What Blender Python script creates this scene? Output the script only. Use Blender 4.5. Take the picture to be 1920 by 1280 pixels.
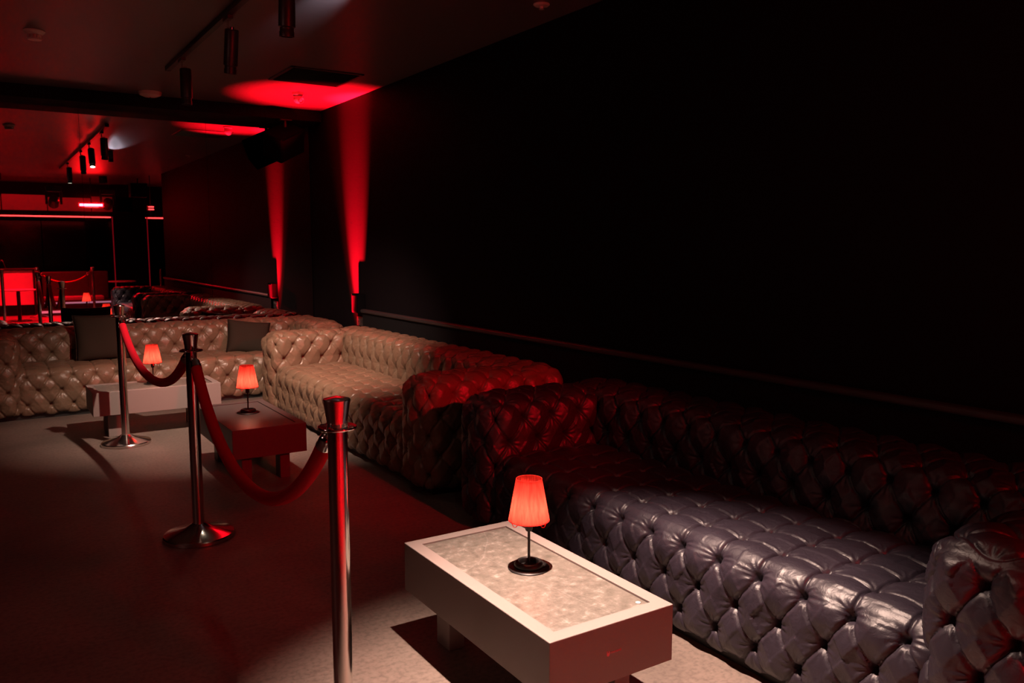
import bpy, bmesh, math, random
import numpy as np
from mathutils import Vector, Matrix

for o in list(bpy.data.objects):
    bpy.data.objects.remove(o)
S = bpy.context.scene
COL = S.collection
PI = math.pi

# ------------------------------------------------------------------ camera
F_PX, Y_HOR, CAM_H, VP_X = 1550.0, 462.0, 1.41, -45.0
pitch = math.atan((640 - Y_HOR) / F_PX)
dx, dy = (VP_X - 960) / F_PX, -(Y_HOR - 640) / F_PX
yaw = math.atan2(-dx, math.cos(pitch) + dy * math.sin(pitch))
cam = bpy.data.cameras.new('camera')
cam.sensor_width = 36.0
cam.lens = 36.0 * F_PX / 1920.0
cam.clip_start = 0.02
camo = bpy.data.objects.new('camera', cam)
COL.objects.link(camo)
camo.location = (0, 0, CAM_H)
camo.rotation_euler = (PI / 2 - pitch, 0, -yaw)
S.camera = camo

# ------------------------------------------------------------------ world, exposure
w = bpy.data.worlds.new('world'); S.world = w; w.use_nodes = True
w.node_tree.nodes['Background'].inputs[0].default_value = (0.5, 0.25, 0.3, 1)
w.node_tree.nodes['Background'].inputs[1].default_value = 0.0
S.view_settings.view_transform = 'Standard'
S.view_settings.look = 'None'
S.view_settings.gamma = 1.0
S.view_settings.exposure = 0.0
S.view_settings.use_curve_mapping = False
S.cycles.max_bounces = 8
S.cycles.sample_clamp_indirect = 4.0
S.cycles.caustics_reflective = False
S.cycles.caustics_refractive = False

# ------------------------------------------------------------------ lights
def look(o, target):
    d = Vector(target) - Vector(o.location)
    o.rotation_euler = d.to_track_quat('-Z', 'Y').to_euler()

def spot(name, loc, target, power, col, deg, blend, rad):
    l = bpy.data.lights.new(name, 'SPOT'); l.energy = power; l.color = col
    l.spot_size = math.radians(deg); l.spot_blend = blend; l.shadow_soft_size = rad
    o = bpy.data.objects.new(name, l); COL.objects.link(o); o.location = loc; look(o, target)
    return o

def area(name, loc, target, power, col, sx, sy):
    l = bpy.data.lights.new(name, 'AREA'); l.energy = power; l.color = col
    l.shape = 'RECTANGLE'; l.size = sx; l.size_y = sy
    o = bpy.data.objects.new(name, l); COL.objects.link(o); o.location = loc; look(o, target)
    return o

WARM = (1.0, 0.67, 0.53)
RED = (1.0, 0.002, 0.011)
DEEP = (1.0, 0.002, 0.010)
TRACK_X = 1.33
spot('spot_beam_near', (1.36, 2.10, 2.36), (1.50, 1.76, 0), 1080, WARM, 60, 1.0, 0.018)
spot('spot_beam_far', (1.37, 5.20, 2.38), (1.86, 6.70, 0.20), 540, WARM, 84, 1.0, 0.018)
spot('uplight_beam', (2.93, 7.50, 0.13), (2.76, 7.58, 2.79), 6500, RED, 36, 1.0, 0.015)
spot('uplight_wall_beam', (2.78, 7.50, 0.12), (3.06, 7.50, 1.65), 30000, RED, 22, 1.0, 0.01)
# LED bars under the ceiling of the bar area behind the camera
area('led_flood', (2.0, -1.26, 2.24), (0.9, 4.0, 0.6), 15, (1.0, 0.003, 0.006), 0.42, 0.05).data.spread = math.radians(120)
spot('led_flood_beam', (2.02, -1.26, 2.24), (2.10, 4.4, 0.64), 600, (1.0, 0.002, 0.014), 22, 0.5, 0.02)
spot('led_wash_floor', (0.4, -1.0, 2.66), (0.4, -0.9, 0), 1500, DEEP, 72, 0.8, 0.03)
spot('led_wash_floor', (2.2, -0.9, 2.66), (2.0, -0.5, 0), 1700, DEEP, 76, 0.8, 0.03)
area('led_wash_stage', (1.2, -2.2, 2.6), (1.3, -2.0, 0), 16, DEEP, 1.6, 0.5).data.spread = math.radians(75)
area('led_wash_booth', (0.7, -1.0, 2.3), (0.65, -2.0, 0.7), 30, DEEP, 0.7, 0.1).data.spread = math.radians(90)
area('fill_left', (-2.6, 2.6, 2.6), (0.3, 2.8, 0.0), 6, (1, .42, .36), 0.6, 0.3)  # added soft fill for the reddish floor, no real lamp stands here
# small fitting just above the picture that throws a pale glow on the ceiling
spot('ceiling_glint', (1.74, 4.00, 2.67), (1.745, 4.52, 2.79), 90, (0.9, 0.85, 1.0), 24, 1.0, 0.02)

# ------------------------------------------------------------------ materials
def newmat(name):
    m = bpy.data.materials.new(name); m.use_nodes = True
    return m, m.node_tree.nodes, m.node_tree.links, m.node_tree.nodes['Principled BSDF']

def simple(name, col, rough=0.5, metal=0.0, spec=0.5, emit=None, es=0.0, bump=0.0, bscale=200.0):
    m, n, l, p = newmat(name)
    p.inputs['Base Color'].default_value = (*col, 1); p.inputs['Roughness'].default_value = rough
    p.inputs['Metallic'].default_value = metal; p.inputs['Specular IOR Level'].default_value = spec
    if emit:
        p.inputs['Emission Color'].default_value = (*emit, 1); p.inputs['Emission Strength'].default_value = es
    if bump:
        t = n.new('ShaderNodeTexCoord'); nz = n.new('ShaderNodeTexNoise'); b = n.new('ShaderNodeBump')
        nz.inputs['Scale'].default_value = bscale; nz.inputs['Detail'].default_value = 4
        b.inputs['Strength'].default_value = bump; b.inputs['Distance'].default_value = 0.002
        l.new(t.outputs['Object'], nz.inputs['Vector']); l.new(nz.outputs['Fac'], b.inputs['Height'])
        l.new(b.outputs['Normal'], p.inputs['Normal'])
    return m

def ramp(n, pts):
    r = n.new('ShaderNodeValToRGB'); e = r.color_ramp.elements
    while len(e) < len(pts): e.new(0.5)
    for k, (p, c) in enumerate(pts):
        e[k].position = p; e[k].color = (*c, 1)
    return r

def leather(name, c1, c2, rough):
    m, n, l, p = newmat(name)
    t = n.new('ShaderNodeTexCoord')
    nz = n.new('ShaderNodeTexNoise'); nz.inputs['Scale'].default_value = 5; nz.inputs['Detail'].default_value = 3
    r = ramp(n, [(0.35, c1), (0.65, c2)])
    l.new(t.outputs['Object'], nz.inputs['Vector']); l.new(nz.outputs['Fac'], r.inputs[0]); l.new(r.outputs[0], p.inputs['Base Color'])
    n2 = n.new('ShaderNodeTexNoise'); n2.inputs['Scale'].default_value = 34; n2.inputs['Detail'].default_value = 4; n2.inputs['Distortion'].default_value = 1.2
    v = n.new('ShaderNodeTexVoronoi'); v.inputs['Scale'].default_value = 260
    l.new(t.outputs['Object'], n2.inputs['Vector']); l.new(t.outputs['Object'], v.inputs['Vector'])
    b1 = n.new('ShaderNodeBump'); b1.inputs['Strength'].default_value = 0.35; b1.inputs['Distance'].default_value = 0.006
    b2 = n.new('ShaderNodeBump'); b2.inputs['Strength'].default_value = 0.12; b2.inputs['Distance'].default_value = 0.001
    l.new(n2.outputs['Fac'], b1.inputs['Height']); l.new(v.outputs['Distance'], b2.inputs['Height'])
    l.new(b1.outputs['Normal'], b2.inputs['Normal']); l.new(b2.outputs['Normal'], p.inputs['Normal'])
    p.inputs['Roughness'].default_value = rough
    p.inputs['Specular IOR Level'].default_value = 0.5
    return m

def concrete(name, base, rough):
    m, n, l, p = newmat(name)
    t = n.new('ShaderNodeTexCoord')
    a = n.new('ShaderNodeTexNoise'); a.inputs['Scale'].default_value = 1.3; a.inputs['Detail'].default_value = 8; a.inputs['Distortion'].default_value = 0.6
    b = n.new('ShaderNodeTexNoise'); b.inputs['Scale'].default_value = 55; b.inputs['Detail'].default_value = 6
    mp = n.new('ShaderNodeMapping'); mp.inputs['Scale'].default_value = (1.0, 7.0, 1.0)
    c = n.new('ShaderNodeTexNoise'); c.inputs['Scale'].default_value = 5; c.inputs['Detail'].default_value = 9; c.inputs['Roughness'].default_value = 0.72
    l.new(t.outputs['Object'], a.inputs['Vector']); l.new(t.outputs['Object'], b.inputs['Vector'])
    l.new(t.outputs['Object'], mp.inputs[0]); l.new(mp.outputs[0], c.inputs['Vector'])
    dk = tuple(x * 0.62 for x in base); lt = tuple(x * 1.25 for x in base)
    r1 = ramp(n, [(0.3, dk), (0.55, base), (0.75, lt)])
    l.new(a.outputs['Fac'], r1.inputs[0])
    r2 = ramp(n, [(0.38, (0.55,) * 3), (0.5, (0.95,) * 3), (0.72, (1.25,) * 3)])
    l.new(b.outputs['Fac'], r2.inputs[0])
    r3 = ramp(n, [(0.36, (0.8,) * 3), (0.5, (1.0,) * 3), (0.66, (1.0,) * 3), (0.73, (1.6,) * 3)])
    l.new(c.outputs['Fac'], r3.inputs[0])
    x = n.new('ShaderNodeMix'); x.data_type = 'RGBA'; x.blend_type = 'MULTIPLY'; x.inputs[0].default_value = 0.55
    l.new(r1.outputs[0], x.inputs[6]); l.new(r2.outputs[0], x.inputs[7])
    y = n.new('ShaderNodeMix'); y.data_type = 'RGBA'; y.blend_type = 'MULTIPLY'; y.inputs[0].default_value = 0.8
    l.new(x.outputs[2], y.inputs[6]); l.new(r3.outputs[0], y.inputs[7]); l.new(y.outputs[2], p.inputs['Base Color'])
    bp = n.new('ShaderNodeBump'); bp.inputs['Strength'].default_value = 0.25; bp.inputs['Distance'].default_value = 0.003
    l.new(b.outputs['Fac'], bp.inputs['Height']); l.new(bp.outputs['Normal'], p.inputs['Normal'])
    p.inputs['Roughness'].default_value = rough
    return m

def stone(name):
    m, n, l, p = newmat(name)
    t = n.new('ShaderNodeTexCoord')
    a = n.new('ShaderNodeTexNoise'); a.inputs['Scale'].default_value = 26; a.inputs['Detail'].default_value = 10; a.inputs['Roughness'].default_value = 0.72; a.inputs['Distortion'].default_value = 0.15
    l.new(t.outputs['Object'], a.inputs['Vector'])
    r = ramp(n, [(0.34, (0.070, 0.063, 0.052)), (0.46, (0.110, 0.097, 0.083)), (0.56, (0.140, 0.124, 0.108)), (0.66, (0.24, 0.22, 0.195))])
    l.new(a.outputs['Fac'], r.inputs[0])
    # fine pale veins
    mp = n.new('ShaderNodeMapping'); mp.inputs['Rotation'].default_value = (0, 0, 0.5); mp.inputs['Scale'].default_value = (1.6, 0.9, 1)
    v = n.new('ShaderNodeTexVoronoi'); v.feature = 'DISTANCE_TO_EDGE'; v.inputs['Scale'].default_value = 1.7
    wn = n.new('ShaderNodeTexNoise'); wn.inputs['Scale'].default_value = 3
    mx = n.new('ShaderNodeMix'); mx.data_type = 'RGBA'; mx.inputs[0].default_value = 0.12
    l.new(t.outputs['Object'], mp.inputs[0]); l.new(mp.outputs[0], mx.inputs[6]); l.new(mp.outputs[0], wn.inputs['Vector'])
    l.new(wn.outputs['Color'], mx.inputs[7]); l.new(mx.outputs[2], v.inputs['Vector'])
    r2 = ramp(n, [(0.0, (0.30,) * 3), (0.006, (0.0,) * 3)]); l.new(v.outputs['Distance'], r2.inputs[0])
    ad = n.new('ShaderNodeMix'); ad.data_type = 'RGBA'; ad.blend_type = 'ADD'; ad.inputs[0].default_value = 0.12
    l.new(r.outputs[0], ad.inputs[6]); l.new(r2.outputs[0], ad.inputs[7]); l.new(ad.outputs[2], p.inputs['Base Color'])
    p.inputs['Roughness'].default_value = 0.42
    return m

def glow_fabric(name, col, tcol):
    """thin gathered fabric: the folds run down the shade and let through more or less light"""
    m, n, l, p = newmat(name)
    n.remove(p)
    t = n.new('ShaderNodeTexCoord'); mp = n.new('ShaderNodeMapping'); mp.inputs['Scale'].default_value = (95, 95, 5)
    nz = n.new('ShaderNodeTexNoise'); nz.inputs['Scale'].default_value = 1; nz.inputs['Detail'].default_value = 3
    l.new(t.outputs['Object'], mp.inputs[0]); l.new(mp.outputs[0], nz.inputs['Vector'])
    r = ramp(n, [(0.34, tuple(c * 0.55 for c in tcol)), (0.62, tcol)])
    l.new(nz.outputs['Fac'], r.inputs[0])
    d = n.new('ShaderNodeBsdfDiffuse'); d.inputs[0].default_value = (*col, 1)
    tr = n.new('ShaderNodeBsdfTranslucent'); l.new(r.outputs[0], tr.inputs[0])
    mx = n.new('ShaderNodeMixShader'); mx.inputs[0].default_value = 0.7
    l.new(d.outputs[0], mx.inputs[1]); l.new(tr.outputs[0], mx.inputs[2]); l.new(mx.outputs[0], n['Material Output'].inputs[0])
    return m

M = {}
M['floor'] = concrete('dark_concrete', (0.158, 0.122, 0.104), 0.52)
M['wall'] = simple('black_wall_paint', (0.0080, 0.0066, 0.0080), 0.7, spec=0.015, bump=0.2, bscale=60)
M['ceiling'] = simple('dark_ceiling_paint', (0.125, 0.102, 0.106), 0.36, spec=0.5, bump=0.08, bscale=30)
M['soffit'] = simple('black_soffit_paint', (0.010, 0.010, 0.011), 0.7, spec=0.05)
M['mirror'] = simple('mirror_glass', (0.66, 0.63, 0.64), 0.012, metal=1.0)
M['gloss'] = simple('black_gloss_panel', (0.006, 0.005, 0.006), 0.12, spec=0.4)
M['tan'] = leather('taupe_leather', (0.152, 0.097, 0.062), (0.175, 0.114, 0.074), 0.36)
M['dark'] = leather('charcoal_leather', (0.0175, 0.0130, 0.0205), (0.023, 0.0175, 0.027), 0.44)
M['foot'] = simple('black_plastic', (0.01, 0.01, 0.01), 0.5)
M['lacquer'] = simple('taupe_lacquer', (0.215, 0.175, 0.163), 0.5, spec=0.25, bump=0.05, bscale=400)
M['darklacquer'] = simple('dark_brown_lacquer', (0.055, 0.042, 0.040), 0.45, bump=0.05, bscale=400)
M['stone'] = stone('grey_stone')
M['darkstone'] = simple('dark_stone', (0.05, 0.042, 0.040), 0.45, bump=0.1, bscale=50)
M['steel'] = simple('brushed_steel', (0.66, 0.61, 0.58), 0.16, metal=1.0)
M['chrome'] = simple('polished_chrome', (0.75, 0.72, 0.70), 0.10, metal=1.0)
M['velvet'] = simple('red_velvet', (0.40, 0.003, 0.014), 0.85, spec=0.1, bump=0.5, bscale=500)
M['velvet'].node_tree.nodes['Principled BSDF'].inputs['Sheen Weight'].default_value = 0.12
M['velvet'].node_tree.nodes['Principled BSDF'].inputs['Sheen Tint'].default_value = (1, 0.1, 0.1, 1)
M['black'] = simple('satin_black_metal', (0.008, 0.007, 0.007), 0.42, spec=0.3)
M['fixture'] = simple('matte_black_fixture', (0.022, 0.022, 0.024), 0.38)
M['white'] = simple('white_plastic', (0.62, 0.58, 0.56), 0.4)
M['shade'] = glow_fabric('red_pleated_fabric', (0.62, 0.05, 0.04), (0.95, 0.085, 0.065))
M['bulb'] = simple('lit_bulb', (1, .8, .6), 0.5, emit=(1.0, 0.42, 0.26), es=74)
M['lens'] = simple('lit_lens', (1, .8, .6), 0.5, emit=(1.0, 0.82, 0.62), es=130)
M['neon'] = simple('red_led_strip', (1, 0.1, 0.1), 0.5, emit=(1.0, 0.035, 0.035), es=7)
M['dimneon'] = simple('dim_red_led_strip', (.3, 0.01, 0.02), 0.5, emit=(1.0, 0.01, 0.04), es=0.16)
M['edge'] = simple('pale_led_edge', (.4, .4, .5), 0.5, emit=(0.75, 0.42, 0.62), es=0.42)
M['cloth'] = simple('dark_brown_velvet', (0.030, 0.021, 0.015), 0.9, spec=0.15, bump=0.4, bscale=400)
M['boothpanel'] = simple('booth_panel', (0.55, 0.50, 0.50), 0.6)
M['logo'] = simple('red_print', (0.75, 0.12, 0.16), 0.5)
M['cabinet'] = simple('matte_black_cabinet', (0.004, 0.004, 0.005), 0.7, spec=0.0)
M['grille'] = simple('speaker_grille', (0.004, 0.004, 0.005), 0.7, spec=0.0, bump=0.6, bscale=300)
M['socket'] = simple('grey_wall_plate', (0.03, 0.03, 0.03), 0.45)
M['lowwall'] = simple('lower_wall_paint', (0.022, 0.020, 0.021), 0.5)

# ------------------------------------------------------------------ mesh helpers
def obj(name, me, mat=None, parent=None, smooth=False):
    if isinstance(me, bmesh.types.BMesh):
        d = bpy.data.meshes.new(name); me.to_mesh(d); me.free(); me = d
    if smooth:
        me.polygons.foreach_set('use_smooth', [True] * len(me.polygons))
    if mat and not me.materials: me.materials.append(M[mat])
    o = bpy.data.objects.new(name, me); COL.objects.link(o)
    if parent: o.parent = parent
    return o

def autosmooth(o, deg=40):
    me = o.data
    me.polygons.foreach_set('use_smooth', [True] * len(me.polygons))
    bm = bmesh.new(); bm.from_mesh(me)
    for e in bm.edges:
        if len(e.link_faces) == 2 and e.calc_face_angle(0) > math.radians(deg): e.smooth = False
    bm.to_mesh(me); bm.free()
    return o

def box(bm, x0, x1, y0, y1, z0, z1, bev=0.0, seg=2):
    r = bmesh.ops.create_cube(bm, size=1)
    vs = r['verts']
    bmesh.ops.scale(bm, verts=vs, vec=(x1 - x0, y1 - y0, z1 - z0))
    bmesh.ops.translate(bm, verts=vs, vec=((x0 + x1) / 2, (y0 + y1) / 2, (z0 + z1) / 2))
    if bev:
        es = list({e for v in vs for e in v.link_edges})
        bmesh.ops.bevel(bm, geom=es, offset=bev, segments=seg, affect='EDGES', profile=0.5)
    return bm

def B(x0, x1, y0, y1, z0, z1, bev=0.0, seg=2):
    return box(bmesh.new(), x0, x1, y0, y1, z0, z1, bev, seg)

def lathe(bm, prof, n=32, cx=0, cy=0, closed_top=True):
    rings = []
    for (r, z) in prof:
        if r < 1e-6:
            rings.append([bm.verts.new((cx, cy, z))])
        else:
            rings.append([bm.verts.new((cx + r * math.cos(2 * PI * k / n), cy + r * math.sin(2 * PI * k / n), z)) for k in range(n)])
    for a, b in zip(rings, rings[1:]):
        for k in range(n):
            k2 = (k + 1) % n
            if len(a) == 1 and len(b) == 1: continue
            if len(a) == 1: bm.faces.new((a[0], b[k2], b[k]))
            elif len(b) == 1: bm.faces.new((a[k], a[k2], b[0]))
            else: bm.faces.new((a[k], a[k2], b[k2], b[k]))
    return bm

def L(prof, n=32, cx=0, cy=0):
    bm = lathe(bmesh.new(), prof, n, cx, cy)
    bmesh.ops.recalc_face_normals(bm, faces=bm.faces)
    return bm

def tube(bm, pts, r, n=12, cap=True):
    pts = [Vector(p) for p in pts]
    rr = r if isinstance(r, (list, tuple)) else [r] * len(pts)
    rings = []; up = None
    for i, p in enumerate(pts):
        t = (pts[min(i + 1, len(pts) - 1)] - pts[max(i - 1, 0)]).normalized()
        if up is None:
            up = Vector((0, 0, 1)) if abs(t.z) < 0.9 else Vector((1, 0, 0))
        a = t.cross(up).normalized(); b = a.cross(t).normalized(); up = b
        rings.append([bm.verts.new(p + (a * math.cos(2 * PI * k / n) + b * math.sin(2 * PI * k / n)) * rr[i]) for k in range(n)])
    for A, Bq in zip(rings, rings[1:]):
        for k in range(n):
            bm.faces.new((A[k], A[(k + 1) % n], Bq[(k + 1) % n], Bq[k]))
    if cap:
        bm.faces.new(rings[0][::-1]); bm.faces.new(rings[-1])
    return bm

def T(pts, r, n=12, cap=True):
    bm = tube(bmesh.new(), pts, r, n, cap)
    bmesh.ops.recalc_face_normals(bm, faces=bm.faces)
    return bm

def tag(o, label=None, cat=None, group=None, kind=None):
    if label: o['label'] = label
    if cat: o['category'] = cat
    if group: o['group'] = group
    if kind: o['kind'] = kind
    return o

def thing(name, label, cat, loc=(0, 0, 0), rz=0, group=None):
    o = bpy.data.objects.new(name, None); COL.objects.link(o)
    o.location = loc; o.rotation_euler = (0, 0, rz); o.empty_display_size = 0.1
    return tag(o, label, cat, group)

def struct(name, bm, mat):
    return tag(obj(name, bm, mat), kind='structure')

def copy_tree(o, parent=None):
    c = o.copy(); COL.objects.link(c); c.parent = parent
    for ch in list(o.children): copy_tree(ch, c)
    return c

# ------------------------------------------------------------------ the setting
XW, YM, HC = 3.06, 8.75, 2.79
XL, YB = -4.2, -7.2
XR2 = 5.6
WEND = 0.35
struct('floor', B(XL - .2, XR2 + .2, YB - .2, YM + .25, -0.15, 0), 'floor')
struct('ceiling', B(XL - .2, XR2 + .2, YB - .2, YM + .25, HC, HC + 0.15), 'ceiling')
struct('wall_right', B(XW, XW + 0.2, WEND, YM + .2, 0, HC), 'wall')
struct('wall_back', B(XL - .2, XW, YM + 0.012, YM + 0.2, 0, HC), 'wall')
struct('wall_left', B(XL - .2, XL, YB, YM, 0, HC), 'wall')
struct('wall_front', B(XL - .2, XR2, YB - .2, YB, 0, HC), 'wall')
struct('wall_side', B(XR2, XR2 + .2, YB - .2, WEND + .2, 0, HC), 'wall')
struct('wall_return', B(XW + .2, XR2, WEND, WEND + .2, 0, HC), 'wall')
# soffit over the mirror
struct('trim_1', B(XL, XW, 8.37, YM + 0.012, 2.68, HC), 'soffit')
# wall ledge with its rounded cap
struct('trim_2', B(XW - 0.035, XW, 0.36, 7.30, 0.0, 0.79, 0.004, 1), 'soffit')
cap = B(XW - 0.06, XW, 0.36, 7.30, 0.79, 0.825, 0.014, 3)
struct('trim_3', cap, 'lowwall')
struct('baseboard_right', B(XW - 0.05, XW - .035, 0.36, 7.30, 0.0, 0.09, 0.003, 1), 'wall')

# mirror of tall panels on the end wall
mir = thing('mirror', 'wall-wide mirror of tall panels behind the far taupe sofa', 'mirror', (0.5, YM, 0))
xs = [-4.18, -3.65, -2.52, -1.39, -0.26, 0.87, 2.0, 3.055]
for a, b in zip(xs, xs[1:]):
    o = obj('mirror_panel', B(a + .0012 - .5, b - .0012 - .5, -0.002, 0.010, 0.012, 2.678), 'mirror', mir)

# ------------------------------------------------------------------ tufted upholstery
rng = np.random.default_rng(7)
NZ = rng.random((64, 64, 4))
def hsh(i, j, k):
    return NZ[np.mod(i, 64).astype(int), np.mod(j, 64).astype(int), k]

def wob(x, y, f):
    return np.sin(x * f + 1.3 * np.sin(y * f * 0.7)) * np.cos(y * f * 0.83 + 0.7)

def diamond(t, s, a, b, A):
    """puff height for diamond tufting, buttons at (k*a, m*b) and at the half-way points"""
    tw = t + 0.004 * wob(t, s, 9); sw = s + 0.004 * wob(s, t, 11)
    P = tw / a + sw / b; Q = tw / a - sw / b
    Pi, Qi = np.round(P), np.round(Q)
    dP, dQ = np.abs(P - Pi), np.abs(Q - Qi)
    bt = (Pi + Qi) / 2 * a; bs = (Pi - Qi) / 2 * b
    return puff(tw - bt, sw - bs, dP * 2, dQ * 2, Pi, Qi, A, a * b / math.hypot(a, b) / 2)

def grid(t, s, a, b, A):
    tw = t + 0.004 * wob(t, s, 9); sw = s + 0.005 * wob(s, t, 8)
    P = tw / a; Q = sw / b
    Pi, Qi = np.round(P), np.round(Q)
    return puff(tw - Pi * a, sw - Qi * b, np.abs(P - Pi) * 2, np.abs(Q - Qi) * 2, Pi, Qi, A, a / 2)

def puff(dt, ds, p, q, Pi, Qi, A, half):
    p = np.clip(p, 0, 1); q = np.clip(q, 0, 1)
    gp = 1 - (1 - p) ** 3.2; gq = 1 - (1 - q) ** 3.2
    r = np.hypot(dt, ds)
    amp = 0.9 + 0.2 * hsh(Pi + 3, Qi + 9, 0)
    h = A * amp * (0.26 * np.sqrt(gp * gq) + 0.74 * (1 - np.exp(-(r / 0.046) ** 1.25)))
    # sharp fold lines from button to button, deepest beside the buttons
    crease = np.minimum(p, q) * half
    fold = 0.0078 * (0.65 + 0.35 * np.exp(-(r / 0.05) ** 2))
    h -= fold * np.exp(-crease / 0.0036)
    # a lip next to the fold
    h += 0.0022 * np.exp(-((crease - 0.011) / 0.006) ** 2)
    # pleats that run out of each button
    ph = hsh(Pi, Qi, 1) * 6.28; k = 8 + np.round(hsh(Pi, Qi, 2) * 4)
    th = np.arctan2(ds, dt)
    wr = np.cos(k * th + ph) * 0.6 + 0.4 * np.cos((k + 5) * th + 2 * ph)
    h += 0.0030 * wr * np.exp(-((r - 0.030) / 0.022) ** 2)
    h -= 0.022 * np.exp(-(r / 0.013) ** 2)
    h += 0.0012 * wob(dt * 1.0 + hsh(Pi, Qi, 3), ds, 60) * np.exp(-r / 0.09)
    return h

def sstep(x, a, b):
    u = np.clip((x - a) / (b - a), 0, 1)
    return u * u * (3 - 2 * u)

def rbox(name, size, r, res, hf, mat, parent, off=(0, 0, 0), skip=()):
    """rounded box on a fine grid, pushed out along its normals by hf(face, point)"""
    sx, sy, sz = size
    faces = {'-y': (0, 2, 1, 0.0), '+y': (0, 2, 1, sy), '-x': (1, 2, 0, 0.0), '+x': (1, 2, 0, sx), '+z': (0, 1, 2, sz), '-z': (0, 1, 2, 0.0)}
    allv, allh, quads, base = [], [], [], 0
    for f, (iu, iv, iw, wv) in faces.items():
        if f in skip: continue
        coarse = f in ('-z',)
        nu = max(2, int(round(size[iu] / res))); nv = max(2, int(round(size[iv] / res)))
        gu, gv = np.meshgrid(np.linspace(0, size[iu], nu + 1), np.linspace(0, size[iv], nv + 1), indexing='ij')
        P = np.zeros((gu.size, 3)); P[:, iu] = gu.ravel(); P[:, iv] = gv.ravel(); P[:, iw] = wv
        allv.append(P); allh.append(hf(f, P))
        idx = np.arange(gu.size).reshape(nu + 1, nv + 1) + base
        q = np.stack([idx[:-1, :-1], idx[1:, :-1], idx[1:, 1:], idx[:-1, 1:]], -1).reshape(-1, 4)
        flip = {'-y': False, '+y': True, '-x': True, '+x': False, '+z': False, '-z': True}[f]
        if flip: q = q[:, ::-1]
        quads.append(q); base += gu.size
    V = np.concatenate(allv); H = np.concatenate(allh); Qd = np.concatenate(quads)
    key = np.round(V * 20000).astype(np.int64)
    _, first, inv = np.unique(key, axis=0, return_index=True, return_inverse=True)
    inv = inv.ravel()
    cnt = np.bincount(inv); Hm = np.bincount(inv, H) / cnt
    V = V[first]; Qd = inv[Qd]
    C = np.clip(V, r, np.array(size) - r)
    D = V - C; ln = np.linalg.norm(D, axis=1, keepdims=True); ln[ln == 0] = 1
    N = D / ln
    V = C + N * r + N * Hm[:, None] + np.array(off)
    me = bpy.data.meshes.new(name)
    me.vertices.add(len(V)); me.vertices.foreach_set('co', V.astype(np.float32).ravel())
    me.loops.add(Qd.size); me.loops.foreach_set('vertex_index', Qd.astype(np.int32).ravel())
    me.polygons.add(len(Qd))
    me.polygons.foreach_set('loop_start', np.arange(0, Qd.size, 4, dtype=np.int32))
    me.polygons.foreach_set('loop_total', np.full(len(Qd), 4, dtype=np.int32))
    me.update(calc_edges=True)
    me.polygons.foreach_set('use_smooth', np.ones(len(Qd), dtype=bool))
    me.materials.append(M[mat])
    o = bpy.data.objects.new(name, me); COL.objects.link(o); o.parent = parent
    return o

TA, TB, PUF = 0.168, 0.23, 0.036
ARM_W, TOP = 0.31, 0.655

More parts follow.
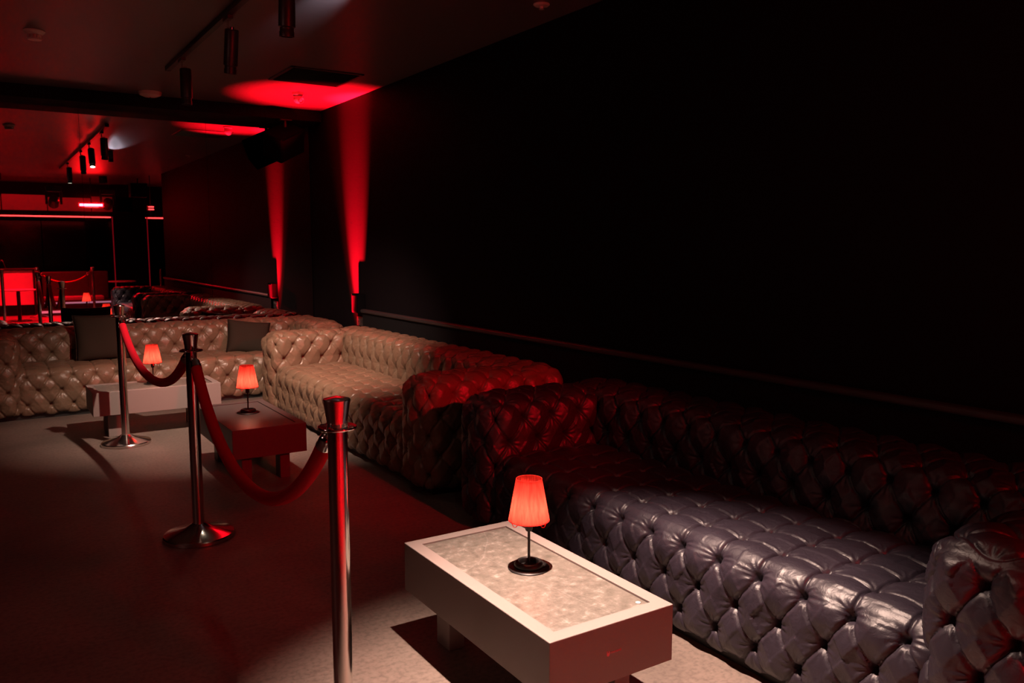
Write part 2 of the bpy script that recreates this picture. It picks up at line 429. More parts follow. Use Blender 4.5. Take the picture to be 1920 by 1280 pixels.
def make_sofa(label, loc, rz, length, mat, res, group=None, depth=0.99):
    t = thing('tufted_sofa', label, 'sofa', loc, rz, group)
    Z0 = 0.035
    A = PUF
    zt = TOP - Z0
    aw = ARM_W
    # seat block (front diamond, flat top squared)
    Ls = length - 2 * aw + 0.06
    zs = 0.385 - Z0
    n = round(Ls / TA); ta = Ls / n
    # seam columns counted from the middle of the seat
    def hseat(f, P):
        tt = P[:, 0] - Ls / 2
        if f == '-y':
            s = P[:, 2] + Z0
        elif f == '+z':
            s = zs + Z0 + P[:, 1]
        else:
            return np.full(len(P), A * 0.55)
        se = 3 * TB / 2
        hd = diamond(tt + ta / 2, s, ta, TB, A)
        hg = grid(tt, s - se - 0.005, ta, 0.15, A * 0.66) + A * 0.2
        # the first band behind the front edge has no cross seam
        k = sstep(s, se - 0.004, se + 0.03)
        u = np.abs(tt / ta - np.round(tt / ta)) * ta
        hg = hg - 0.0055 * np.exp(-u / 0.0045)
        return hd * (1 - k) + hg * k
    rbox('seat', (Ls, depth - 0.28, zs), 0.075, res, hseat, mat, t, (aw - 0.03, 0.03, Z0), skip=('-z', '-x', '+x', '+y'))
    # backrest, the full length of the sofa
    D0 = 0.33
    na = round(length / TA); ba = length / na
    H = zt
    srow = H + D0 / 2 - Z0
    def hback(f, P):
        edge = np.minimum(P[:, 0], length - P[:, 0])
        if f in ('-y', '+z', '+y'):
            if f == '-y': s = P[:, 2]
            elif f == '+z': s = H + P[:, 1]
            else: s = 2 * H + D0 - P[:, 2]
            k = (s - H - D0 / 2)
            h = diamond(P[:, 0], k, ba, TB, A)
            if f == '+y': h = h * 0 + A * 0.5
            if f == '+z':
                kk = sstep(P[:, 1], D0 - 0.05, D0); h = h * (1 - kk) + A * 0.5 * kk
        else:
            h = diamond(P[:, 1] - D0 / 2, P[:, 2] - H - D0 / 2, D0 / 2, TB, A)
            kk = sstep(P[:, 1], D0 - 0.05, D0); h = h * (1 - kk) + A * 0.5 * kk
        if f == '+z' or f in ('-x', '+x'):
            d = edge if f == '+z' else H - P[:, 2]
            kk = 1 - sstep(d, 0.0, 0.05); h = h * (1 - kk) + A * 0.6 * kk
        return h
    rbox('backrest', (length, D0, zt), 0.085, res, hback, mat, t, (0, depth - D0 - 0.03, Z0), skip=('-z', '+y') if False else ('-z',))
    # arms: inner side, rolled top and outer side are one run of leather
    Da = depth - D0 + 0.02
    nd = round(Da / TA); da = Da / nd
    def harm(inner):
        def h_(f, P):
            x, y, z = P[:, 0], P[:, 1], P[:, 2]
            xc = x - aw / 2
            if f in ('-x', '+x'):
                s = -(H - z) - aw / 2 if f == '-x' else (H - z) + aw / 2
                h = diamond(y, s, da, TB, A)
            elif f == '+z':
                h = diamond(y, xc, da, TB, A)
                kk = 1 - sstep(y, 0.0, 0.05); h = h * (1 - kk) + A * 0.6 * kk
            elif f == '-y':
                h = diamond(np.abs(xc) - aw / 2, H - z + aw / 2, aw / 2, TB, A)
                kk = 1 - sstep(H - z, 0.0, 0.05); h = h * (1 - kk) + A * 0.6 * kk
            else:
                h = np.full(len(P), A * 0.5)
            return h
        return h_
    rbox('arm', (aw, Da, zt), 0.085, res, harm(1), mat, t, (0, 0.0, Z0), skip=('-z',))
    rbox('arm', (aw, Da, zt), 0.085, res, harm(-1), mat, t, (length - aw, 0.0, Z0), skip=('-z',))
    # plinth under the upholstery
    obj('plinth', B(0.05, length - 0.05, 0.06, depth - 0.06, 0.0, 0.06), 'foot', t)
    return t

make_sofa('charcoal tufted leather sofa nearest, behind the stone topped table', (2.03, 3.63, 0), -PI / 2, 2.78, 'dark', 0.0046)
make_sofa('taupe tufted leather sofa along the dark side wall, between the charcoal sofa and the corner', (2.05, 7.20, 0), -PI / 2, 3.14, 'tan', 0.0068)
make_sofa('taupe tufted leather sofa with two dark cushions in front of the mirror', (-0.09, 7.70, 0), 0, 3.08, 'tan', 0.0068)

# ------------------------------------------------------------------ cushions
def cushion(label, loc, rot, sx, sz, th):
    bm = bmesh.new()
    n = 22
    g = {}
    for side in (-1, 1):
        for i in range(n + 1):
            for j in range(n + 1):
                u, v = i / n * 2 - 1, j / n * 2 - 1
                if side == 1 and (i in (0, n) or j in (0, n)):
                    g[(side, i, j)] = g[(-1, i, j)]; continue
                pin = 1 - 0.06 * (1 - u * u) * abs(v) ** 2 
                pin2 = 1 - 0.06 * (1 - v * v) * abs(u) ** 2
                h = ((1 - u ** 4) * (1 - v ** 4)) ** 0.55
                h *= 1 + 0.06 * math.sin(5 * u + 2 * v)
                g[(side, i, j)] = bm.verts.new((u * sx / 2 * pin2, side * h * th / 2, v * sz / 2 * pin))
    for side in (-1, 1):
        for i in range(n):
            for j in range(n):
                q = [g[(side, i, j)], g[(side, i + 1, j)], g[(side, i + 1, j + 1)], g[(side, i, j + 1)]]
                bm.faces.new(q if side == -1 else q[::-1])
    t = thing('cushion', label, 'cushion', loc)
    t.rotation_euler = rot
    obj('cover', bm, 'cloth', t, True)
    e = T([(sx / 2 * (1 - 0.06 * (1 - v * v)), 0, v * sz / 2) for v in [k / 10 * 2 - 1 for k in range(11)]], 0.004, 6)
    tube(e, [(-sx / 2 * (1 - 0.06 * (1 - v * v)), 0, v * sz / 2) for v in [k / 10 * 2 - 1 for k in range(11)]], 0.004, 6)
    tube(e, [(u * sx / 2, 0, sz / 2 * (1 - 0.06 * (1 - u * u))) for u in [k / 10 * 2 - 1 for k in range(11)]], 0.004, 6)
    tube(e, [(u * sx / 2, 0, -sz / 2 * (1 - 0.06 * (1 - u * u))) for u in [k / 10 * 2 - 1 for k in range(11)]], 0.004, 6)
    obj('piping', e, 'cloth', t, True)
    return t
cushion('dark brown square cushion upright, behind the farthest post', (0.895, 8.17, 0.60), (math.radians(-14), 0, math.radians(3)), 0.44, 0.42, 0.15)
cushion('dark brown cushion leaning at the right end of the far sofa', (2.17, 8.10, 0.53), (math.radians(-24), math.radians(7), math.radians(-10)), 0.40, 0.34, 0.15)

# ------------------------------------------------------------------ coffee tables
def make_table(label, loc, rz, lx, ly, top, frame, stonem, z=0.35, th=0.175, logo=False):
    t = thing('coffee_table', label, 'table', loc, rz)
    f = 0.048
    bm = bmesh.new()
    x, y = lx / 2, ly / 2
    z1, z0 = z, z - th
    # one box apron: a closed rim with a recess for the stone
    o4 = [(-x, -y), (x, -y), (x, y), (-x, y)]
    i4 = [(-x + f, -y + f), (x - f, -y + f), (x - f, y - f), (-x + f, y - f)]
    ot = [bm.verts.new((*p, z1)) for p in o4]; ob = [bm.verts.new((*p, z0)) for p in o4]
    it = [bm.verts.new((*p, z1)) for p in i4]; ib = [bm.verts.new((*p, z1 - 0.03)) for p in i4]
    for k in range(4):
        m_ = (k + 1) % 4
        bm.faces.new((ob[k], ob[m_], ot[m_], ot[k])); bm.faces.new((ot[k], ot[m_], it[m_], it[k]))
        bm.faces.new((it[k], it[m_], ib[m_], ib[k]))
    bm.faces.new(ib); bm.faces.new(ob[::-1])
    es = [e for e in bm.edges if all(v in ot or v in ob for v in e.verts)]
    bmesh.ops.bevel(bm, geom=es, offset=0.0022, segments=2, affect='EDGES', profile=0.5)
    bmesh.ops.recalc_face_normals(bm, faces=bm.faces)
    obj('frame', bm, frame, t)
    obj('stone_top', B(-x + f + .003, x - f - .003, -y + f + .003, y - f - .003, z1 - 0.03, z1 - 0.004, 0.001, 1), stonem, t)
    for s in (-1, 1):
        for q in (-1, 1):
            c = s * (y - 0.15); e = q * (x - 0.105)
            obj('leg', B(e - 0.03, e + 0.03, c - 0.047, c + 0.047, 0, z0, 0.002, 1), frame, t)
    if logo:
        # small printed mark and a line of tiny letters on the end panel
        g = bmesh.new()
        cx, cz = 0.0, z0 + 0.088
        pts = []
        for k in range(14):
            a = PI + k / 13 * PI
            pts.append((0.0052 * math.cos(a), 0.006 * math.sin(a) - 0.002))
        pts += [(0.0052, 0.005), (0.002, 0.009), (0.001, 0.002), (-0.002, 0.002), (-0.0025, 0.009), (-0.0052, 0.007)]
        g.faces.new([g.verts.new((cx - 0.022 + px, -y - 0.0006, cz + pz)) for px, pz in pts])
        obj('printed_mark', g, 'logo', t)
        cu = bpy.data.curves.new('txt', 'FONT'); cu.body = 'nnovanti'; cu.size = 0.0115; cu.extrude = 0.0002
        to = bpy.data.objects.new('txt', cu); COL.objects.link(to)
        dg = bpy.context.evaluated_depsgraph_get()
        me = bpy.data.meshes.new_from_object(to.evaluated_get(dg)); bpy.data.objects.remove(to)
        me.materials.clear()
        lo = obj('lettering', me, 'logo', t)
        lo.rotation_euler = (PI / 2, 0, 0); lo.location = (cx - 0.014, -y - 0.0006, cz - 0.002)
    return t
table1 = make_table('grey stone topped coffee table in front of the charcoal sofa', (1.458, 2.178, 0), 0, 0.452, 0.905, 0, 'lacquer', 'stone', logo=True)
obj('sticker', L([(0.0, 0.0005), (0.008, 0.0005), (0.008, 0), (0.0, 0)], 16), 'white', table1).location = (0.150, -0.382, 0.347)
table2 = make_table('dark brown coffee table behind the middle post, reddish in front', (1.398, 5.27, 0), 0, 0.44, 0.905, 0, 'darklacquer', 'darkstone')
table3 = make_table('pale coffee table in front of the cushioned sofa, long side forward', (1.095, 6.845, 0), PI / 2, 0.44, 0.905, 0, 'lacquer', 'stone')

# ------------------------------------------------------------------ table lamps
def make_lamp(label, loc):
    t = thing('table_lamp', label, 'lamp', loc)
    base = L([(0, 0), (0.068, 0), (0.070, 0.002), (0.068, 0.0045), (0.044, 0.0065), (0.020, 0.0075), (0.008, 0.010), (0, 0.010)], 48)
    autosmooth(obj('base', base, 'black', t), 50)
    ring = L([(0.034, 0.005), (0.047, 0.005), (0.0495, 0.010), (0.048, 0.018), (0.042, 0.024), (0.036, 0.025), (0.033, 0.020), (0.034, 0.005)], 48)
    obj('base_ring', ring, 'black', t, True)
    autosmooth(obj('stem', L([(0.0045, 0.008), (0.0045, 0.135)], 12), 'black', t), 60)
    autosmooth(obj('lamp_holder', L([(0, 0.128), (0.010, 0.128), (0.0125, 0.133), (0.0125, 0.156), (0.0155, 0.158), (0.0155, 0.162), (0.011, 0.164), (0.011, 0.172), (0, 0.172)], 20), 'black', t), 40)
    # wire carrier that holds the shade
    wr = bmesh.new()
    for k in range(3):
        a = k * 2 * PI / 3 - 1.12
        c, s = math.cos(a), math.sin(a)
        tube(wr, [(0.014 * c, 0.014 * s, 0.163), (0.034 * c, 0.034 * s, 0.161), (0.050 * c, 0.050 * s, 0.148), (0.058 * c, 0.058 * s, 0.149), (0.0655 * c, 0.0655 * s, 0.166)], 0.0012, 6)
    tube(wr, [(0.0655 * math.cos(a), 0.0655 * math.sin(a), 0.167) for a in [k / 32 * 2 * PI for k in range(33)]], 0.0013, 6, False)
    tube(wr, [(0.0165 * math.cos(a), 0.0165 * math.sin(a), 0.163) for a in [k / 20 * 2 * PI for k in range(21)]], 0.0015, 6, False)
    obj('wire_carrier', wr, 'shade', t, True)
    # pleated shade
    sh = bmesh.new(); n = 144; rows = 10
    R = []
    for i in range(rows + 1):
        u = i / rows; z = 0.165 + u * 0.140; r0 = 0.0675 + (0.0425 - 0.0675) * u
        R.append([sh.verts.new(((r0 * (1 + 0.016 * math.cos(36 * a) + 0.006 * math.cos(23 * a + 1))) * math.cos(a), (r0 * (1 + 0.016 * math.cos(36 * a) + 0.006 * math.cos(23 * a + 1))) * math.sin(a), z)) for a in [k / n * 2 * PI for k in range(n)]])
    for a, b in zip(R, R[1:]):
        for k in range(n): sh.faces.new((a[k], a[(k + 1) % n], b[(k + 1) % n], b[k]))
    so = obj('lamp_shade', sh, 'shade', t, True)
    for zz, rr in ((0.305, 0.0428), (0.1655, 0.068)):
        obj('shade_rim', tube(bmesh.new(), [(rr * math.cos(a), rr * math.sin(a), zz) for a in [k / 40 * 2 * PI for k in range(41)]], 0.0011, 6, False), 'shade', t, True)
    autosmooth(obj('bulb', L([(0, 0.172), (0.008, 0.173), (0.009, 0.182), (0.016, 0.196), (0.019, 0.208), (0.016, 0.222), (0.009, 0.231), (0, 0.233)], 20), 'bulb', t), 80)
    return t
lamp = make_lamp('small lit red lamp on the nearest stone topped table', (1.484, 2.200, 0.346))
for lab, loc, rz in (('small lit red lamp on the dark table behind the ropes', (1.41, 5.33, 0.3475), 0.7),
                     ('small lit red lamp on the pale table beside the far sofa', (1.10, 6.88, 0.346), 1.6)):
    c = copy_tree(lamp); c.location = loc; c.rotation_euler = (0, 0, rz); c['label'] = lab

# ------------------------------------------------------------------ rope posts
def make_post(label, loc, group=None, fine=48):
    t = thing('stanchion', label, 'barrier post', loc, 0, group)
    autosmooth(obj('base', L([(0, 0), (0.163, 0), (0.166, 0.003), (0.166, 0.018), (0.162, 0.023), (0.15, 0.026), (0.06, 0.052), (0.036, 0.068), (0.030, 0.072), (0, 0.072)], 64), 'steel', t), 30)
    autosmooth(obj('pole', L([(0, 0.066), (0.027, 0.066), (0.027, 0.93), (0, 0.93)], fine), 'steel', t), 40)
    autosmooth(obj('cap', L([(0, 0.915), (0.028, 0.915), (0.0285, 0.935), (0.0365, 0.99), (0.0372, 0.994), (0.0355, 0.997), (0, 1.006)], fine), 'steel', t), 20)
    rg = L([(0.026, 0.914), (0.052, 0.914), (0.0535, 0.916), (0.0535, 0.919), (0.052, 0.921), (0.026, 0.921)], 48)
    # four keyhole plates cut out of the ring read as raised rims
    for k in range(4):
        a = k * PI / 2 + PI / 4
        cx, cy = 0.0405 * math.cos(a), 0.0405 * math.sin(a)
        tube(rg, [(cx + 0.008 * math.cos(b), cy + 0.008 * math.sin(b), 0.922) for b in [j / 14 * 2 * PI for j in range(15)]], 0.0016, 6, False)
    autosmooth(obj('rope_ring', rg, 'chrome', t), 40)
    return t
P1, P2, P3, P4 = (0.822, 6.40), (0.831, 4.115), (0.803, 2.133), (0.36, -0.15)
make_post('steel rope post farthest away, in front of the pale table', (*P1, 0))
make_post('steel rope post in the middle of the row, both red ropes hooked on', (*P2, 0))
make_post('steel rope post nearest, its base below the picture', (*P3, 0))

def make_rope(label, a, b, zlow, za=0.905, zb=0.905, k=2.3, r=0.0245, group=None):
    t = thing('velvet_rope', label, 'rope', ((a[0] + b[0]) / 2, (a[1] + b[1]) / 2, 0), 0, group)
    ox, oy = (a[0] + b[0]) / 2, (a[1] + b[1]) / 2
    d = Vector((b[0] - a[0], b[1] - a[1])); n = d.normalized()
    A = Vector(a) + n * 0.048; Bq = Vector(b) - n * 0.048
    N = 60; pts = []
    for i in range(N + 1):
        u = i / N
        c = (math.cosh(k * (2 * u - 1)) - 1) / (math.cosh(k) - 1)
        zz = zlow + (za + (zb - za) * u - zlow) * c
        p = A.lerp(Bq, u)
        pts.append(Vector((p.x - ox, p.y - oy, zz)))
    # spend the ends on hooks and ferrules
    ln = [0]
    for p, q in zip(pts, pts[1:]): ln.append(ln[-1] + (q - p).length)
    tot = ln[-1]
    def at(s):
        for i in range(N):
            if ln[i + 1] >= s: return pts[i].lerp(pts[i + 1], (s - ln[i]) / max(1e-6, ln[i + 1] - ln[i]))
        return pts[-1]
    h0, f0 = 0.035, 0.085
    m = 70
    obj('velvet_cover', T([at(f0 - .01 + (tot - 2 * f0 + .02) * i / m) for i in range(m + 1)], r, 18), 'velvet', t, True)
    for s0, s1, s2 in ((0, h0, f0), (tot, tot - h0, tot - f0)):
        q = [at(s1 + (s2 - s1) * u) for u in (0, .12, .25, .6, .9, 1)]
        autosmooth(obj('ferrule', T(q, [0.012, 0.02, 0.0225, 0.0235, 0.026, 0.0262], 20), 'chrome', t), 35)
        hk = bmesh.new()
        p0, p1 = at(s0), at(s1)
        dirv = (p1 - p0).normalized()
        side = dirv.cross(Vector((0, 0, 1))).normalized()
        top = Vector((p0.x, p0.y, 0.93))
        tube(hk, [p1 + dirv * 0.004, p1 - dirv * 0.012, p0.lerp(p1, .35) + Vector((0, 0, .004)), top, top + (p0 - top) * .2 - dirv * 0.016, Vector((p0.x, p0.y, 0.918)) - dirv * 0.018, Vector((p0.x, p0.y, 0.905)) - dirv * 0.012], 0.0042, 10)
        tube(hk, [p1 - dirv * 0.006 + side * 0.011, p1 - dirv * 0.006 - side * 0.011], 0.006, 10)
        obj('hook', hk, 'chrome', t, True)
    return t
make_rope('red velvet rope sagging between the middle and nearest steel posts', P2, P3, 0.50, k=1.75)
make_rope('red velvet rope sagging between the farthest and middle steel posts', P1, P2, 0.63, k=1.75)

# ------------------------------------------------------------------ ceiling: track, spots, cameras, vent
tr = thing('lighting_track', 'black lighting track running along the dark ceiling', 'light track', (TRACK_X, 3.9, HC))
tb = bmesh.new(); box(tb, -0.019, 0.019, -3.05, 3.05, -0.034, 0, 0.002, 1)
obj('rail', tb, 'fixture', tr)
obj('end_cap', B(-0.021, 0.021, 3.05, 3.075, -0.036, 0, 0.002, 1), 'fixture', tr)
obj('end_cap', B(-0.021, 0.021, -3.075, -3.05, -0.036, 0, 0.002, 1), 'fixture', tr)

def make_spot(label, y, lit, tilt, rz=0.0, drop=0.0):
    t = thing('track_spotlight', label, 'spotlight', (TRACK_X, y, HC - 0.034), rz)
    obj('track_adapter', B(-0.016, 0.016, -0.055, 0.055, -0.022, 0, 0.002, 1), 'fixture', t)
    autosmooth(obj('stem', L([(0, -0.065), (0.007, -0.065), (0.007, -0.02), (0, -0.02)], 12), 'chrome', t), 40)
    # the can hangs from its knuckle and tilts about it
    R = Matrix.Rotation(tilt, 4, 'X')
    def put(name, bm, mat, par):
        bmesh.ops.transform(bm, matrix=Matrix.Translation((0.022, 0, -0.07)) @ R, verts=bm.verts)
        return autosmooth(obj(name, bm, mat, par), 35)
    body = put('can', L([(0, -0.0), (0.036, -0.0), (0.040, -0.006), (0.041, -0.20), (0.041, -0.205), (0.034, -0.209), (0.034, -0.225), (0.036, -0.228), (0.036, -0.252), (0.030, -0.252), (0.027, -0.215), (0, -0.213)], 36), 'fixture', t)
    put('knuckle', L([(0, -0.004), (0.012, -0.004), (0.012, 0.014), (0, 0.016)], 16), 'chrome', t)
    put('lens', L([(0, -0.248 if lit else -0.222), (0.026, -0.246 if lit else -0.221), (0.026, -0.216), (0.0, -0.216)], 20), 'lens' if lit else 'gloss', body)
    return t
make_spot('black track spotlight at the far end of the track, unlit', 6.46, False, 0.0)
make_spot('black track spotlight catching light, second from the far end', 5.16, True, 0.30)
make_spot('black track spotlight cut off by the top edge', 4.12, False, 0.12)
make_spot('lit black track spotlight above the nearest table', 2.10, True, 0.0)

dome = thing('dome_camera', 'white turret security camera on the red lit ceiling', 'security camera', (2.53, 7.50, HC), 0.5)
autosmooth(obj('mount', L([(0, 0), (0.050, 0), (0.052, -0.004), (0.050, -0.022), (0.040, -0.030), (0, -0.030)], 32), 'white', dome), 40)
bm = bmesh.new(); bmesh.ops.create_uvsphere(bm, u_segments=28, v_segments=18, radius=0.042)
bmesh.ops.translate(bm, verts=bm.verts, vec=(0, 0, -0.055)); obj('turret', bm, 'white', dome, True)
bm = L([(0.0, 0.030), (0.022, 0.030), (0.026, 0.046), (0.029, 0.046), (0.031, 0.028)], 24)
bmesh.ops.transform(bm, matrix=Matrix.Translation((0, 0, -0.055)) @ Matrix.Rotation(math.radians(115), 4, 'X'), verts=bm.verts)
autosmooth(obj('lens_ring', bm, 'white', dome), 40)
bm = L([(0.0, 0.036), (0.021, 0.033)], 24)
bmesh.ops.transform(bm, matrix=Matrix.Translation((0, 0, -0.055)) @ Matrix.Rotation(math.radians(115), 4, 'X'), verts=bm.verts)
obj('lens', bm, 'gloss', dome)

def disc_thing(name, label, cat, loc, prof, mat, extra=None):
    t = thing(name, label, cat, loc)
    autosmooth(obj('housing', L(prof, 36), mat, t), 40)
    if extra: extra(t)
    return t
def sd_extra(t):
    g = bmesh.new()
    for k in range(10):
        a = k * 2 * PI / 10
        b = B(-0.004, 0.004, -0.002, 0.002, -0.050, -0.026)
        bmesh.ops.transform(b, matrix=Matrix.Rotation(a, 4, 'Z') @ Matrix.Translation((0.040, 0, 0)), verts=b.verts)
        me = bpy.data.meshes.new('t'); b.to_mesh(me); b.free(); g.from_mesh(me); bpy.data.meshes.remove(me)
    obj('vent_fins', g, 'white', t)
    autosmooth(obj('sensor_head', L([(0, -0.026), (0.030, -0.026), (0.030, -0.048), (0.042, -0.050), (0.040, -0.058), (0, -0.062)], 30), 'white', t), 40)
disc_thing('smoke_detector', 'round white smoke detector on the ceiling at upper left', 'smoke detector', (0.40, 6.30, HC),
           [(0, 0), (0.062, 0), (0.064, -0.006), (0.058, -0.016), (0.046, -0.026), (0, -0.026)], 'white', sd_extra)
disc_thing('ceiling_sensor', 'flat pink lit ceiling disc near the mirror', 'ceiling disc', (1.40, 8.18, HC),
           [(0, 0), (0.096, 0), (0.098, -0.010), (0.090, -0.030), (0.050, -0.046), (0, -0.048)], 'white',
           lambda t: autosmooth(obj('indicator', L([(0, -0.0475), (0.006, -0.0475), (0.005, -0.0505), (0, -0.051)], 12), 'gloss', t), 40))
disc_thing('ceiling_sprinkler', 'small reddish disc on the ceiling edge above the dark wall', 'ceiling disc', (2.81, 4.05, HC),
           [(0, 0), (0.046, 0), (0.048, -0.004), (0.040, -0.012), (0, -0.014)], 'white',
           lambda t: autosmooth(obj('sprinkler_head', L([(0, -0.014), (0.012, -0.014), (0.010, -0.026), (0.016, -0.030), (0, -0.032)], 16), 'white', t), 40))

vent = thing('ceiling_vent', 'square slatted ceiling vent beside the red light patch', 'vent', (2.42, 6.72, HC))
bm = bmesh.new()
h = 0.30
for a in range(4):
    b = B(-h, h, -h, -h + 0.03, -0.010, 0, 0.002, 1)
    bmesh.ops.rotate(b, verts=b.verts, cent=(0, 0, 0), matrix=Matrix.Rotation(a * PI / 2, 3, 'Z'))
    me = bpy.data.meshes.new('t'); b.to_mesh(me); b.free(); bm.from_mesh(me); bpy.data.meshes.remove(me)
obj('frame', bm, 'fixture', vent)
obj('backing', B(-h + .03, h - .03, -h + .03, h - .03, -0.002, 0), 'gloss', vent)
slat = None
for k in range(17):
    y = -h + 0.045 + k * (2 * h - 0.09) / 16
    if slat is None:
        b = B(-h + .03, h - .03, -0.009, 0.009, -0.001, 0.001)
        bmesh.ops.rotate(b, verts=b.verts, cent=(0, 0, 0), matrix=Matrix.Rotation(0.7, 3, 'X'))
        slat = obj('slat', b, 'fixture', vent); s = slat
    else:
        s = slat.copy(); COL.objects.link(s); s.parent = vent
    s.location = (0, y, -0.010)

spk = thing('wall_speaker', 'black loudspeaker tilted in the ceiling corner by the mirror', 'speaker', (2.70, 8.42, 2.68))
Rm = Matrix.Translation((0, 0, -0.22)) @ Matrix.Rotation(math.radians(28), 4, 'Z') @ Matrix.Rotation(math.radians(-24), 4, 'Y') @ Matrix.Rotation(math.radians(24), 4, 'X')
def place(bm):
    bmesh.ops.transform(bm, matrix=Rm, verts=bm.verts); return bm
obj('cabinet', place(B(-0.20, 0.16, -0.11, 0.13, -0.13, 0.13, 0.012, 2)), 'cabinet', spk)
obj('grille', place(B(-0.19, 0.15, -0.118, -0.108, -0.12, 0.12, 0.006, 1)), 'grille', spk)
obj('bracket', T([(0, 0, 0), (0, 0, -0.16)], 0.016, 12), 'fixture', spk)
obj('bracket_plate', B(-0.06, 0.06, -0.04, 0.04, -0.008, 0), 'fixture', spk)

# small black box and plate low on the dark wall in the red beam
jb = thing('wall_box', 'small black box on the wall within the red beam', 'electrical box', (XW, 7.37, 0.875))
obj('housing', B(-0.075, 0, -0.07, 0.10, -0.09, 0.09, 0.006, 2), 'cabinet', jb)
obj('cover_plate', B(-0.080, -0.075, -0.055, 0.085, -0.075, 0.075, 0.002, 1), 'cabinet', jb)
lp = thing('socket_plate', 'red lit double socket plate under the small black wall box', 'socket', (XW, 7.40, 0.70))
obj('plate', B(-0.012, 0, -0.10, 0.10, -0.045, 0.045, 0.003, 1), 'socket', lp)
for s in (-1, 1):
    obj('outlet', L([(0, 0.003), (0.014, 0.003), (0.016, 0.0), (0.018, 0.0), (0.018, 0.004), (0.016, 0.005)], 20), 'socket', lp).matrix_local = Matrix.Translation((-0.012, s * 0.045, 0)) @ Matrix.Rotation(-PI / 2, 4, 'Y')

up = thing('floor_uplight', 'small red uplight on the floor in the gap between the taupe sofas', 'uplight', (2.93, 7.50, 0))
autosmooth(obj('housing', L([(0, 0), (0.05, 0), (0.05, 0.11), (0.045, 0.115), (0.040, 0.115), (0.038, 0.10), (0, 0.10)], 28), 'fixture', up), 40)
obj('lens', L([(0, 0.103), (0.036, 0.103)], 20), 'neon', up)

# the small fitting that glows against the ceiling
t = thing('ceiling_uplighter', 'small black fitting just above the picture, throwing a pale glow on the ceiling', 'ceiling light', (1.74, 3.94, HC))
obj('housing', B(-0.03, 0.03, -0.03, 0.03, -0.15, 0, 0.004, 2), 'fixture', t)
obj('lens', B(-0.02, 0.02, 0.030, 0.034, -0.145, -0.11, 0.001, 1), 'gloss', t)

# ------------------------------------------------------------------ the bar area behind the camera, seen in the mirror
V = lambda yv: 2 * YM - yv
struct('trim_4', B(XL, XR2, V(21.2), V(20.9), 2.09, HC), 'soffit')            # lowered header
struct('trim_5', B(2.62, 3.30, V(21.4), V(20.6), 0.0, HC), 'gloss')             # square pillar
for k, (a, b) in enumerate(((-1.6, 0.45), (0.45, 2.62), (3.30, 4.0))):
    t = thing('led_strip', ['glowing red strip under the header at the far left of the mirror', 'long glowing red strip across the mirrored bar area', 'short glowing red strip right of the mirrored pillar'][k], 'led strip', ((a + b) / 2, V(20.88), 2.08))
    obj('channel', B(-(b - a) / 2, (b - a) / 2, -0.02, 0.02, 0.0, 0.012), 'black', t)
    obj('diffuser', B(-(b - a) / 2 + .01, (b - a) / 2 - .01, -0.016, 0.022, -0.024, 0.0), 'neon', t)
for x, lab in ((2.60, 'dim red light line down the left edge of the mirrored pillar'), (3.32, 'dim red light line down the right edge of the mirrored pillar')):
    t = thing('led_strip', lab, 'led strip', (x, V(20.55), 0.0))
    obj('channel', B(-0.016, 0.016, -0.02, 0.0, 0.26, 2.08), 'black', t)
    obj('diffuser', B(-0.010, 0.010, 0.0, 0.006, 0.27, 2.07), 'dimneon', t)

# black glossy wall panels at the very back
for k in range(5):
    a = -1.4 + k * 1.4
    tag(obj('wall_panel', B(a + .006, a + 1.394, V(23.9), V(23.86), 0.05, 2.05, 0.004, 1), 'gloss'),
        'tall black gloss panel at the back of the mirrored room', 'wall panel', 'black gloss panels at the back of the mirrored room')

# LED bars (the red floods) under the ceiling
def led_bar(label, x, yv, z, wd):
    t = thing('led_bar', label, 'stage light', (x, V(yv), z))
    obj('housing', B(-wd / 2 - .01, wd / 2 + .01, -0.09, -0.005, -0.05, 0.05, 0.004, 1), 'fixture', t)
    for zz in (-0.028, 0.02):
        obj('light_strip', B(-wd / 2, wd / 2, -0.006, 0.004, zz - .011, zz + .011), 'neon', t)
    obj('yoke', T([(0, -0.05, 0.04), (0, -0.05, HC - z)], 0.008, 8), 'fixture', t)
    return t
led_bar('pair of short red light bars under the mirrored ceiling, left', 2.02, 18.85, 2.235, 0.25)
led_bar('pair of short red light bars beside the mirrored wall end, right', 2.93, 17.6, 2.16, 0.10)

def moving_head(label, x, yv, z):
    t = thing('moving_head_light', label, 'stage light', (x, V(yv), z))
    obj('base', B(-0.13, 0.13, -0.11, 0.11, -0.10, 0.0, 0.01, 2), 'fixture', t)
    for s in (-1, 1): obj('yoke_arm', B(s * 0.125 - .02, s * 0.125 + .02, -0.04, 0.04, -0.34, -0.09, 0.006, 1), 'fixture', t)
    bm = L([(0, -0.13), (0.06, -0.13), (0.088, -0.09), (0.092, 0.06), (0.10, 0.13), (0.09, 0.135), (0.08, 0.12), (0, 0.12)], 28)
    bmesh.ops.transform(bm, matrix=Matrix.Translation((0, 0, -0.28)) @ Matrix.Rotation(1.9, 4, 'X'), verts=bm.verts)
    autosmooth(obj('head', bm, 'fixture', t), 40)
    return t
moving_head('dark moving head stage light, left one in the mirror', 1.32, 18.4, 2.56)
moving_head('dark moving head stage light beside the red light bars in the mirror', 2.36, 19.2, 2.58)
t = thing('hanging_speaker', 'black square speaker hanging right in the mirrored bar area', 'speaker', (2.86, V(18.6), 2.79))
obj('cabinet', B(-0.16, 0.16, -0.14, 0.14, -0.38, -0.10, 0.01, 2), 'fixture', t)
obj('grille', B(-0.15, 0.15, 0.14, 0.148, -0.37, -0.11, 0.004, 1), 'grille', t)
obj('bracket', T([(0, 0, 0), (0, 0, -0.12)], 0.014, 10), 'fixture', t)

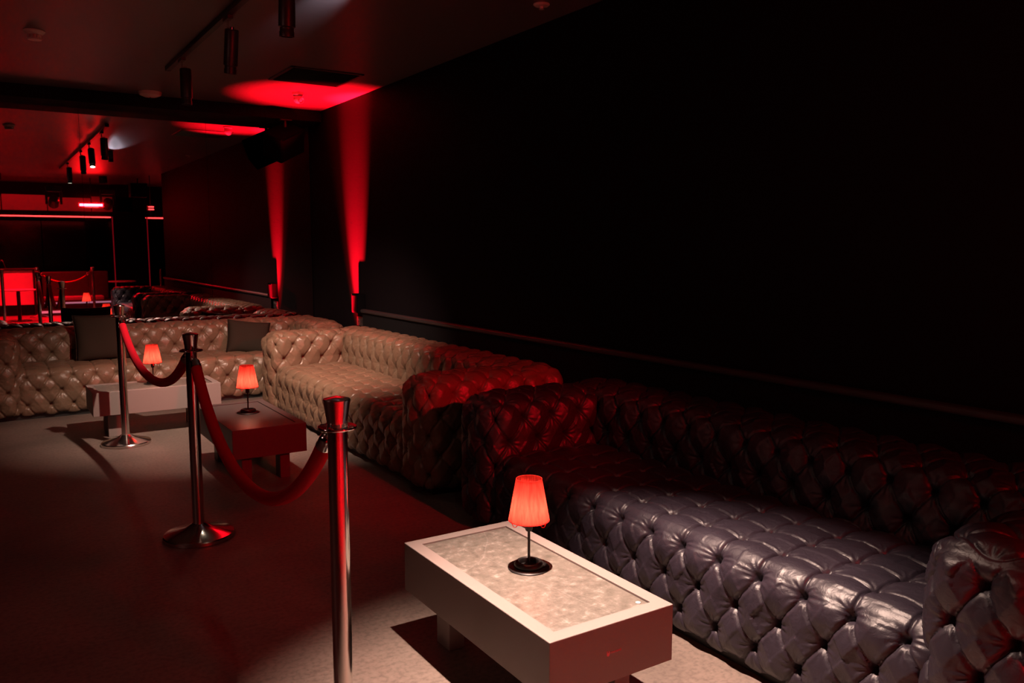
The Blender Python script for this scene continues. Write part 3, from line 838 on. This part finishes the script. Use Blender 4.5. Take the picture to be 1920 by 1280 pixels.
for x, y, lab in ((0.4, -1.0, 'black round stage can above the red floor, left in the mirror'), (2.2, -0.9, 'black round stage can above the red floor, beside the light bars in the mirror')):
    t = thing('stage_can', lab, 'stage light', (x, y, HC))
    autosmooth(obj('housing', L([(0, 0), (0.07, 0), (0.075, -0.01), (0.075, -0.13), (0.066, -0.13), (0.055, -0.10), (0, -0.095)], 28), 'fixture', t), 40)
    obj('lens', L([(0, -0.0975), (0.05, -0.1005)], 24), 'gloss', t)
# red lit upper wall boards over the header
obj_ = thing('backlit_ceiling_panel', 'red lit boards under the ceiling above the mirrored bar', 'ceiling panel', (1.2, V(20.6), 2.45))
for k in range(4):
    a = -1.55 + k * 0.85
    obj('board', B(a + .01, a + .84, -0.04, 0.0, -0.27, 0.02 + (0.04 if k % 2 else 0), 0.004, 1), 'boothpanel', obj_)
area('led_wash_header', (1.0, V(19.9), 2.70), (1.1, V(20.6), 2.3), 6, DEEP, 2.4, 0.05)

# DJ booth
bx, by = 0.32, V(19.6)
t = thing('dj_booth', 'red lit booth counter with black top, left in the mirror', 'counter', (bx, by, 0))
obj('front_panel', B(-0.9, 0.62, -0.05, 0.0, 0.22, 0.93, 0.006, 1), 'boothpanel', t)
obj('counter_top', B(-0.95, 0.68, -0.6, 0.05, 0.935, 0.965, 0.006, 1), 'black', t)
obj('side_panel', B(0.62, 0.66, -0.58, 0.0, 0.0, 0.935, 0.004, 1), 'black', t)
obj('kick_plate', B(-0.88, 0.62, -0.3, -0.12, 0.0, 0.21), 'black', t)
t = thing('desk_microphone', 'bent microphone arm standing on the booth counter', 'microphone', (bx + 0.16, by - 0.2, 0.965))
autosmooth(obj('base', L([(0, 0), (0.035, 0), (0.035, 0.012), (0, 0.016)], 20), 'black', t), 40)
obj('arm', T([(0, 0, 0.01), (-0.03, 0, 0.12), (-0.06, 0, 0.17), (-0.13, 0, 0.11)], 0.006, 8), 'steel', t, True)
obj('microphone_head', T([(-0.13, 0, 0.11), (-0.17, 0, 0.08)], 0.014, 10), 'black', t, True)

# stage platform with pale edged steps
t = thing('stage_platform', 'low stepped platform with two pale glowing edges in the mirror', 'platform', (2.35, V(19.6), 0))
obj('lower_step', B(-1.35, 1.0, -0.35, 0.30, 0.0, 0.10), 'lowwall', t)
obj('upper_step', B(-1.30, 1.0, -1.6, -0.05, 0.10, 0.25), 'lowwall', t)
obj('edge_strip', B(-1.35, 1.0, 0.30, 0.310, 0.055, 0.10), 'edge', t)
obj('edge_strip', B(-1.30, 1.0, -0.05, -0.04, 0.215, 0.25), 'edge', t)
t = thing('bench', 'low dark bench with pale seat on the mirrored platform', 'bench', (2.0, V(20.3), 0.25))
obj('seat', B(-0.85, 0.3, -0.2, 0.2, 0.0, 0.09, 0.02, 2), 'boothpanel', t)
obj('backrest', B(-0.85, 0.45, -0.32, -0.2, 0.0, 0.62, 0.03, 2), 'darklacquer', t)

def bar_table(label, x, yv, z0, h, r):
    t = thing('bar_table', label, 'table', (x, V(yv), z0))
    autosmooth(obj('table_top', L([(0, h), (r, h), (r + .006, h - .01), (r, h - .022), (0, h - .022)], 36), 'boothpanel', t), 40)
    autosmooth(obj('pole', L([(0, 0.02), (0.032, 0.02), (0.032, h - .02), (0, h - .02)], 16), 'black', t), 40)
    autosmooth(obj('foot_plate', L([(0, 0), (r * .7, 0), (r * .7, 0.012), (0.04, 0.022), (0, 0.022)], 32), 'black', t), 40)
bar_table('small round table in front of the red booth in the mirror', 0.62, 18.3, 0, 0.60, 0.29)
bar_table('small round table on the platform right in the mirror', 2.62, 19.7, 0.25, 0.42, 0.27)

make_post('dark rope post at the very left of the mirror', (*P4, 0), fine=20)
PB = [(1.95, V(18.7)), (3.02, V(17.62))]
make_post('red lit rope post in the middle of the mirrored bar area', (*PB[0], 0), fine=20)
P6 = (0.98, V(18.95))
make_post('rope post beside the booth in the mirror', (*P6, 0), fine=20)
make_rope('thin red rope in front of the mirrored platform', P6, PB[0], 0.70, k=1.6, r=0.012)
make_rope('red rope hanging from the very left post in the mirror', P4, (-0.9, -0.4), 0.50, k=1.6)
make_post('rope post left of the mirrored booth table, mostly outside the picture', (-0.9, -0.4, 0), fine=20)
t = thing('wall_rope_post', 'slim red lit post at the end of the side wall in the mirror', 'barrier post', (PB[1][0] - 0.02, 0.18, 0))
autosmooth(obj('base', L([(0, 0), (0.15, 0), (0.15, 0.018), (0.04, 0.05), (0, 0.05)], 32), 'steel', t), 40)
autosmooth(obj('pole', L([(0, 0.04), (0.022, 0.04), (0.022, 0.97), (0, 0.975)], 16), 'steel', t), 40)
